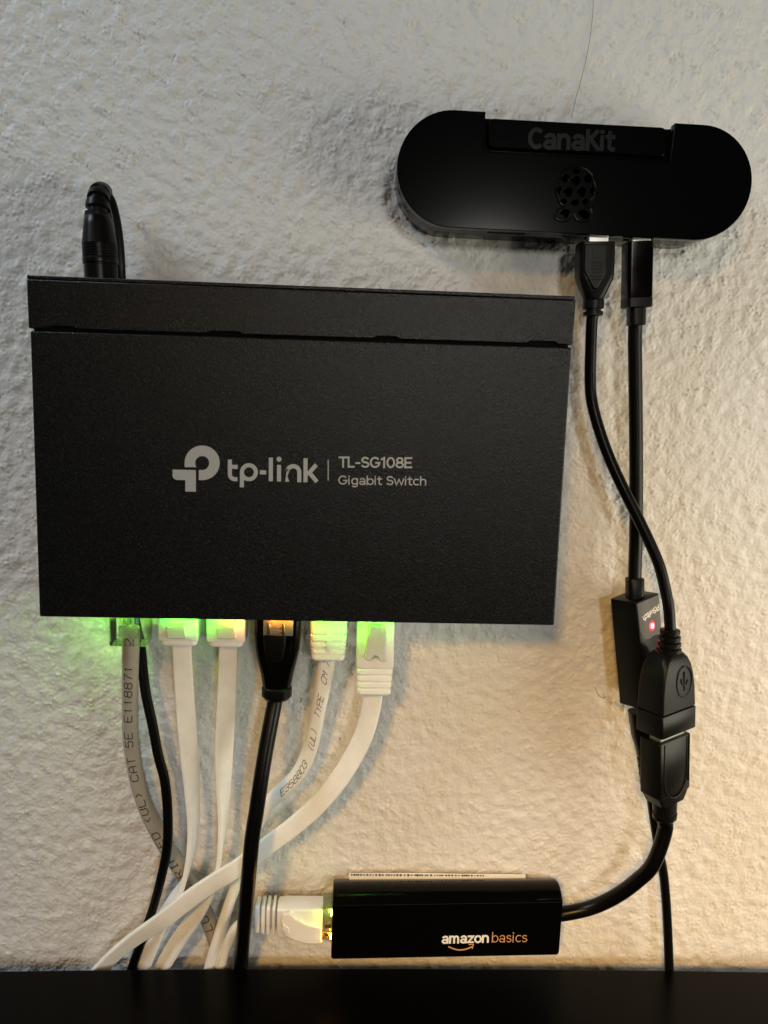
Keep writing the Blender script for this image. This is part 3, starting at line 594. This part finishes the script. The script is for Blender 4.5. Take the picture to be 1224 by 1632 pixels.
plate('latch_cover', [rcorner(xz(wing, 15.3), .6)], 11, 15.3, .6, WPLAS, cg)
plate('grip_recess', [rcorner(xz([(449, 1472), (461, 1479), (461, 1491), (449, 1484)], 15.6), .8)], 14.9, 15.65, .3, WPLAS, cg)
for i, (x0, x1, ya, yb) in enumerate(((433, 439, 1446, 1496), (423.5, 430.5, 1447, 1496), (415, 422.5, 1448, 1496), (405, 414, 1450, 1497))):
    dz = .5*i
    rbox('boot_rib', fr, XX(514)-XX(x1)+.25, XX(514)-XX(x0)-.1, (zb(ya)-zb(yb))*.93, 8.0-.5*i, 1.0, WPLAS, cg, oy=.4, ox=-.1*i, bev=.3)
rbox('boot_core', fr, LB-.5, XX(514)-XX(403), HB-3, 6, 1.5, LATCH, cg, oy=-.8, bev=.3)
rbox('clear_plug', fr, -4.2, .1, HB+1.4, 8.4, .4, CLEARY, cg, oy=.4, ox=.2, bev=.2)
rbox('plug_core', fr, -4, .1, HB-2.2, 5.4, .4, CLEARW, cg, oy=.2, bev=.2)
rbox('contact', fr, -3.4, -.4, 1.6, .6, .2, GOLD, cg, ox=3.9, oy=4.75, bev=.1)
rbox('contact', fr, -3.0, -.8, 1.2, .6, .2, INK, cg, ox=1.2, oy=4.7, bev=.1)
sweep('cord', [np.r_[fr.pt(LB+5, 0, -1)], np.r_[fr.pt(LB+9.5, .2, -1)], P(390, 1470, 11), P(378, 1478, 11), P(366, 1498, 9), P(357, 1520, 8), P(349, 1545, 7), P(338, 1578, 6)], 3.9, 3.4, WCORD, cg, r_=1.6, world=True, n=5)

# ------------------------------------------------------------------ small computer case at the upper right
KD = 19.0
case = thing('computer_case', 'glossy black pill shaped single board computer case on the wall', 'computer case', P(905, 380, 0))
A_, B_ = P(717, 268, KD), P(1113, 290, KD)         # centres of the two round ends
eK = unit(B_ - A_); kz = np.array([-eK[2], 0, eK[0]])
top = P(900, 185.5, KD); bot = P(900, 371.5, KD); RK = abs((top - bot) @ kz) / 2
mid = (A_ + B_)/2; off = ((top + bot)/2 - mid) @ kz
le = (P(633, 258, KD) - mid) @ eK; re = (P(1199, 288, KD) - mid) @ eK
mid = mid + kz*off
def kc(x, z): q = mid + eK*x + kz*z; return (q[0], q[2])
def kpx(px, py, d=KD): q = P(px, py, d) - mid; return q @ eK, q @ kz
nx0, nz0 = kpx(770.5, 242); nx1, _ = kpx(1068, 259); nx1b, _ = kpx(1076, 200)
out = [(le+RK+RK*math.cos(math.radians(a)), RK*math.sin(math.radians(a))) for a in range(90, 271, 6)]
out += [(re-RK+RK*math.cos(math.radians(a)), RK*math.sin(math.radians(a))) for a in range(-90, 91, 6)]
rt = kpx(1078, 195); 
out += [(nx1+.5, RK), (nx1, nz0), (nx0, nz0), (nx0, RK)]
def Cc2(x, y): return (740 + x/3.4, 160 + y/3.4)
holes = []
cells = [(605, 386, 27, 15, 0), (545, 424, 23, 27, 30), (602, 438, 31, 30, 0), (667, 426, 24, 28, -25), (513, 487, 12, 24, 0), (562, 499, 29, 32, 0), (634, 498, 28, 32, 0), (691, 490, 13, 26, 0), (538, 549, 20, 17, 35), (597, 556, 27, 18, 0), (654, 549, 18, 18, -35)]
for cx_, cy2, a, b, rot in cells:
    rr = math.radians(rot); L = []
    for k in range(8):
        t = 2*math.pi*(k+.5)/8; x = a*math.cos(t)*.84; y = b*math.sin(t)*.84
        L.append(kpx(*Cc2(cx_ + x*math.cos(rr) - y*math.sin(rr), cy2 + x*math.sin(rr) + y*math.cos(rr))))
    holes.append(L)
def leaf(cx_, cy2, a, b, rot):
    rr = math.radians(rot); L = []
    for k in range(16):
        t = 2*math.pi*k/16; x = a*math.cos(t); y = b*math.sin(t)*(1-.35*math.cos(t)**2)
        L.append(kpx(*Cc2(cx_ + x*math.cos(rr) - y*math.sin(rr), cy2 + x*math.sin(rr) + y*math.cos(rr))))
    return L
leaves = [leaf(540, 617, 33, 24, -28), leaf(645, 620, 34, 24, 28)]
plate('lid', [[kc(*q) for q in out]] + [[kc(*q) for q in h] for h in holes + leaves], KD-3.2, KD, 0.18, GLOSS, case)
inn = [(le+RK+(RK-.5)*math.cos(math.radians(a)), (RK-.5)*math.sin(math.radians(a))) for a in range(90, 271, 6)]
inn += [(re-RK+(RK-.5)*math.cos(math.radians(a)), (RK-.5)*math.sin(math.radians(a))) for a in range(-90, 91, 6)]
inn += [(nx1+.4, RK-.5), (nx1+.2, RK-1.2), (nx0-.2, RK-1.2), (nx0-.4, RK-.5)]
plate('case_body', [[kc(*q) for q in inn]], 0.6, KD-3.25, 0.4, GLOSS, case)
full = [(nx0-.2, nz0-.4), (nx1+.2, nz0-.4), (nx1+.2, RK-1.0), (nx0-.2, RK-1.0)]
plate('recess_floor', [[kc(*q) for q in full]], KD-3.22, KD-2.6, 0.05, GLOSS, case)
pnl = [kpx(778, 188, KD-1), kpx(1063, 203, KD-1), kpx(1061, 250, KD-1), kpx(777, 235.5, KD-1)]
pp = plate('name_panel', [rcorner([kc(*q) for q in pnl], 1.8)], KD-2.7, KD-1.0, 0.45, GLOSS, case, res=3)
lettering('embossed_lettering', 'CanaKit', P(841, 236.5, KD-1), P(977, 240.5, KD-1), 29/5.1, 6.4/5.1, EMBOSS, pp, ext=0.4, lift=0.22)
# raised rim round the fruit emblem
rim = [(575, 366), (610, 358), (650, 368), (690, 400), (698, 430), (714, 470), (712, 500), (694, 522), (684, 545), (664, 566), (640, 574), (680, 582), (692, 612), (684, 645), (650, 656), (610, 645), (592, 612), (575, 640), (540, 654), (496, 640), (494, 630), (512, 590), (545, 574), (520, 556), (512, 530), (500, 500), (500, 470), (515, 440), (520, 408), (545, 380), (575, 366)]
sweep('emblem_rim', [np.r_[P(*Cc2(*q), KD+.35)] for q in rim], .5, .5, GLOSS, case, r_=.12, world=True, per=4, n=2)
embl = [(575, 362), (610, 353), (652, 364), (694, 398), (703, 430), (719, 470), (717, 502), (699, 526), (688, 549), (664, 572), (684, 580), (697, 612), (688, 648), (650, 660), (612, 650), (592, 628), (573, 645), (540, 658), (493, 643), (490, 630), (508, 590), (535, 574), (516, 558), (507, 530), (495, 500), (495, 470), (510, 440), (516, 408), (542, 376)]
plate('fruit_emblem', [[kc(*kpx(*Cc2(*q))) for q in embl]] + [[kc(*q) for q in h] for h in holes + leaves], KD-.05, KD+.42, 0.12, GLOSS, case)
# ports on its lower side
def port(name, x0, x1, y, m, dd=(9.5, 13.5)):
    a = kpx(x0, y, 12)[0]; b = kpx(x1, y, 12)[0]
    return plate(name, [[kc(a, -RK+.2), kc(b, -RK+.2), kc(b, -RK-.02+.35), kc(a, -RK-.02+.35)][:0] or [kc(a, -RK+2), kc(b, -RK+2), kc(b, -RK+.44), kc(a, -RK+.44)]], dd[0], dd[1], .03, m, case)
port('memory_card_slot', 776, 836, 376, INNER, (11, 16))
port('usb_port', 931, 971, 386, INNER)
port('usb_port', 994, 1036, 390, INNER)

# ------------------------------------------------------------------ lead with the socket housing (left lead under the case)
ot = thing('usb_adapter_cable', 'thin black lead under the case, curving over the other lead into a wide socket housing', 'usb cable', P(949, 390, 12))
fr = frame(P(948.5, 384, 13), P(945, 505, 13)); K = np.linalg.norm(P(948.5, 384, 13)-P(945, 505, 13))/121
q = lambda y, w_, h_, r_=1.2: ((y-384)*K, w_*K, h_, r_)
body('usb_shell', fr, [q(374, 33, 2.2, .4)+(0, 2.4), q(390, 33, 2.2, .4)+(0, 2.4)], STEEL, ot)
bod = body('plug_body', fr, [q(387.5, 54, 6.6, .9), q(388.5, 58, 7.4, 1.4), q(440, 58, 7.6, 1.6), q(446, 56, 7.6, 1.8), (q(470, 36, 6.6, 2)), q(477, 31, 6, 2.4)], MATTE, ot)
plate('grip_panel', [rcorner(xz([(932, 389), (967, 389.5), (967, 432), (952, 460), (946, 460), (931, 432)], 17.1), .5)], 16, 17.15, .3, MATTE, bod)
for y in (417, 422, 427.5, 433, 439, 444):
    plate('grip_rib', [xz([(943.5-(y-417)*.05, y), (961+(y-417)*.02, y+.4), (961.5, y+2.4), (943, y+2.0)], 17.3)], 16.9, 17.35, .1, MATTE, bod)
for x, y, w2, h2 in ((945, 394, 18, 17),):
    plate('grip_mark', [xz([(x, y), (x+w2, y+.4), (x+w2, y+h2), (x, y+h2)], 17.3)], 16.9, 17.22, .08, MATTE, bod)
body('strain_relief', fr, [q(476, 26, 5, 2), q(478, 31, 6.2, 2.6), q(479, 33.5, 6.6, 2.8), q(492, 33, 6.6, 2.8), q(493, 24, 5, 2), q(496, 24, 5, 2), q(497, 31, 6.2, 2.6), q(503, 31, 6.2, 2.6), q(504.5, 22, 4.8, 2)], MATTE, ot, n=6, smooth=25)
sweep('cord', [(945.5, 498, 13, 0), (943.5, 510, 12.8, 0), (941.5, 560, 12, 0), (940.6, 600, 11.5, 0), (942.5, 635, 11.5, 0), (954, 682, 12.5, 0), (972, 732, 14, 0), (993.5, 779, 15.8, 0), (1015, 822, 17.2, 0), (1036, 866, 18.8, 0), (1051, 902, 20, 0), (1060.5, 940, 21.2, 0), (1066, 970, 22.3, 0), (1068.5, 1014, 23, 0)], 3.6, 3.6, CORDG, ot, r_=1.75, n=5)
W_, H_ = 16.4, 10.2
Et, Eb = P(1057.5, 1040, 31), P(1055.5, 1177, 31)
f0 = frame(Et, Eb, ROLL); fr = Frame(f0.pt(0, W_/2, -H_/2), f0.a, f0.u, f0.v); K = np.linalg.norm(Eb-Et)/137
tt = lambda y: (y-1040)*K
hb = body('socket_housing', fr, [(tt(1051), 7.0, 6.6, 2.6), (tt(1055), 9.4, 7.8, 2.4), (tt(1062), 11.6, 8.8, 1.8), (tt(1073), 13.6, 9.6, 1.5), (tt(1090), 15.2, 10, 1.2), (tt(1110), 16.2, 10.2, 1), (tt(1141), 16.6, 10.4, .9), (tt(1142), 16.2, 10, .8)], MATTE, ot, n=5)
body('socket_neck', fr, [(tt(1141), 15.4, 9.4, .6), (tt(1146), 15.4, 9.4, .6)], INNER, ot)
rbox('socket_collar', fr, tt(1144), tt(1180), 16.8, 10.5, .6, SATIN, ot, bev=.3)
# moulded symbol on the wide face: an oval rim with a three-armed mark
sfr = lambda t, x: fr.pt(t, x, 5.16)
ov = [sfr(tt(1098) + 5.2*math.sin(a), 2.2 + 3.7*math.cos(a)) for a in np.linspace(0, 2*math.pi, 25)]
sweep('symbol_rim', [np.r_[p] for p in ov], .34, .34, SATIN, ot, r_=.13, world=True, per=2, n=2, ref=tuple(fr.v))
for L in ([(1082, 2.2), (1112, 2.2)], [(1104, 2.2), (1098, .8), (1092, .8)], [(1106, 2.2), (1101, 3.6), (1096, 3.6)]):
    sweep('symbol_mark', [np.r_[sfr(tt(y), x)] for y, x in L], .5, .4, SATIN, ot, r_=.18, world=True, per=2, n=2, ref=tuple(fr.v))
f1 = frame(P(1068, 1003, 23), P(1066, 1050, 23)); K1 = np.linalg.norm(P(1068, 1003, 23)-P(1066, 1050, 23))/47
secs = []
for i in range(4):
    y = 1003 + i*9.5; w_ = (29 + i*1.6)*K1
    secs += [((y-1003)*K1, w_-.7, w_-.7, 2.6), ((y-1002.2)*K1, w_, w_, 2.8), ((y-997)*K1, w_, w_, 2.8), ((y-996)*K1, w_-.7, w_-.7, 2.6), ((y-995.5)*K1, w_-1.3, w_-1.3, 2.2), ((y-994)*K1, w_-1.3, w_-1.3, 2.2)]
body('strain_relief', f1, secs, MATTE, ot, n=6, smooth=25)

# ------------------------------------------------------------------ inline power switch lead (right lead under the case)
ps = thing('switch_cable', 'thick black lead with a square inline switch box and a glowing red light', 'usb cable', P(1014, 390, 12))
fr = frame(P(1016, 384, 12.5), P(1013.5, 519, 11.5)); K = np.linalg.norm(P(1016, 384, 12.5)-P(1013.5, 519, 11.5))/135
q = lambda y, w_, h_, r_=.9: ((y-384)*K, w_*K, h_, r_)
body('usb_shell', fr, [q(376, 32, 2.6, .4)+(0, 2.2), q(388, 32, 2.6, .4)+(0, 2.2)], STEEL, ps)
body('plug_body', fr, [q(386.5, 40, 7.2), q(387.5, 41.5, 7.6, 1.0), q(473, 41.5, 7.6, 1.0), q(473.8, 40.6, 7.3)], GLOSS2, ps, n=6)
body('plug_end', fr, [q(474, 40.5, 7.3), q(475, 41.8, 7.8), q(489, 41.8, 7.8), q(490.5, 39, 7)], MATTE, ps)
body('strain_relief', fr, [q(489, 27, 5.6, 1.4), q(517, 26.5, 5.6, 1.4), q(519, 24.5, 5.0, 1.4)], MATTE, ps)
sweep('cord', [(1013.5, 510, 11.5), (1012, 530, 11), (1012.5, 600, 10), (1013.5, 680, 9.5), (1014, 780, 9.5), (1013.5, 860, 9.5), (1012, 905, 9.8), (1011.5, 930, 10), (1011.5, 950, 10)], 4.4, 4.4, CORD, ps, r_=2.15, n=5)
W_, H_ = 12.6, 10.4; RP = 34
Et, Eb = P(1014, 961, 17.5), P(1029, 1137, 17.5)
f0 = frame(Et, Eb, RP); fr = Frame(f0.pt(0, W_/2, -H_/2), f0.a, f0.u, f0.v); K = np.linalg.norm(Eb-Et)/176
rbox('switch_box', fr, 0, 172*K, W_, H_, .5, SATIN, ps, bev=.25)
sf = lambda t, x, l=.04: fr.pt(t, x, H_/2 + l)
lab = [(.5, -W_/2+.4), (.5, W_/2-.3), (14.5, W_/2-.3), (14.0, W_/2-2.2), (13.6, 1.2), (14.0, -.8), (13.6, -3.0), (12, -4.6), (9.6, -5.5)]
mesh('label_face', [sf(*q) for q in lab] + [sf(*q, .0) for q in lab], [tuple(range(len(lab)))] + [(i, (i+1) % len(lab), len(lab)+(i+1) % len(lab), len(lab)+i) for i in range(len(lab))], GREYFACE, ps, 0)
lettering('label_lettering', 'PiSwitch', sf(3.6, 5.4), sf(5.4, -3.6), 2.1, .42, WINK, ps, v=tuple(fr.v), lift=.06)
dome = []
fl = Frame(sf(10.0, 1.0, 0), fr.v, fr.u, fr.a)
body('led_halo', fl, [(-.02, 3.0, 3.3, 1.45), (.10, 3.0, 3.3, 1.45), (.2, 2.6, 2.9, 1.25)], REDRIM, ps, n=6)  # added glowing ring, imitates the red halo round the light
body('led', fl, [(0, 1.7, 2.0, .8), (.35, 1.6, 1.9, .75), (.55, .9, 1.1, .45)], RED, ps, n=5)
sk = frame(P(1011.5, 921, 10), P(1012, 962, 10.5)); 
body('box_inlet', sk, [(0, 5.2, 5.2, 1.4), (.3, 5.5, 5.5, 1.5), (6.0, 5.5, 5.5, 1.5), (8.5, 5.4, 5.4, 1.5)], MATTE, ps)
s2 = frame(P(1020, 1132, 10), P(1036, 1262, 12)); K2 = np.linalg.norm(P(1020, 1132, 10)-P(1036, 1262, 12))/131
secs = [(0, 7.6, 7, 2.2), (38*K2, 7.4, 6.8, 2.2), (62*K2, 5.8, 5.6, 2.2)]
for i in range(5):
    y = 64 + i*12; secs += [((y)*K2, 5.8, 5.6, 2.2), ((y+8)*K2, 5.7, 5.5, 2.2), ((y+8.5)*K2, 4.8, 4.8, 2), ((y+11.5)*K2, 4.8, 4.8, 2)]
body('strain_relief', s2, secs, MATTE, ps, n=4, smooth=25)
sweep('cord', [(1032, 1235, 12), (1036.5, 1262, 12), (1043, 1310, 11.5), (1051, 1360, 11), (1056.5, 1387, 10.5), (1061, 1430, 10), (1064, 1480, 10), (1066.5, 1542, 10), (1068, 1578, 10)], 3.2, 3.2, CORD, ps, r_=1.55, n=5)

# ------------------------------------------------------------------ hair and lint on the paint
def strand(name, label, cat, pts, th):
    t = thing(name, label, cat, P(pts[0][0], pts[0][1], .4)); sweep('strand', [(x, y, .55) for x, y in pts], th, th, LINT, t, r_=th*.45, per=6, n=2)
strand('hair', 'long thin dark hair stuck to the wall above the computer case', 'hair', [(946, -6), (944, 30), (938, 75), (928, 120), (917, 160), (911, 188)], .12)
strand('hair', 'short curled hair on the wall left of the inline switch box', 'hair', [(949, 1097), (953, 1106), (960, 1112), (966, 1110)], .13)
strand('lint', 'dark fleck on the wall between the black and the printed white cable', 'lint', [(481, 1113), (479.5, 1117), (478.5, 1120)], .28)
strand('lint', 'dark speck on the wall above the left end of the case', 'lint', [(790.5, 175), (791.5, 177)], .35)
strand('lint', 'small dark speck on the wall right of the rightmost plug', 'lint', [(541, 1176), (542.5, 1179)], .25)
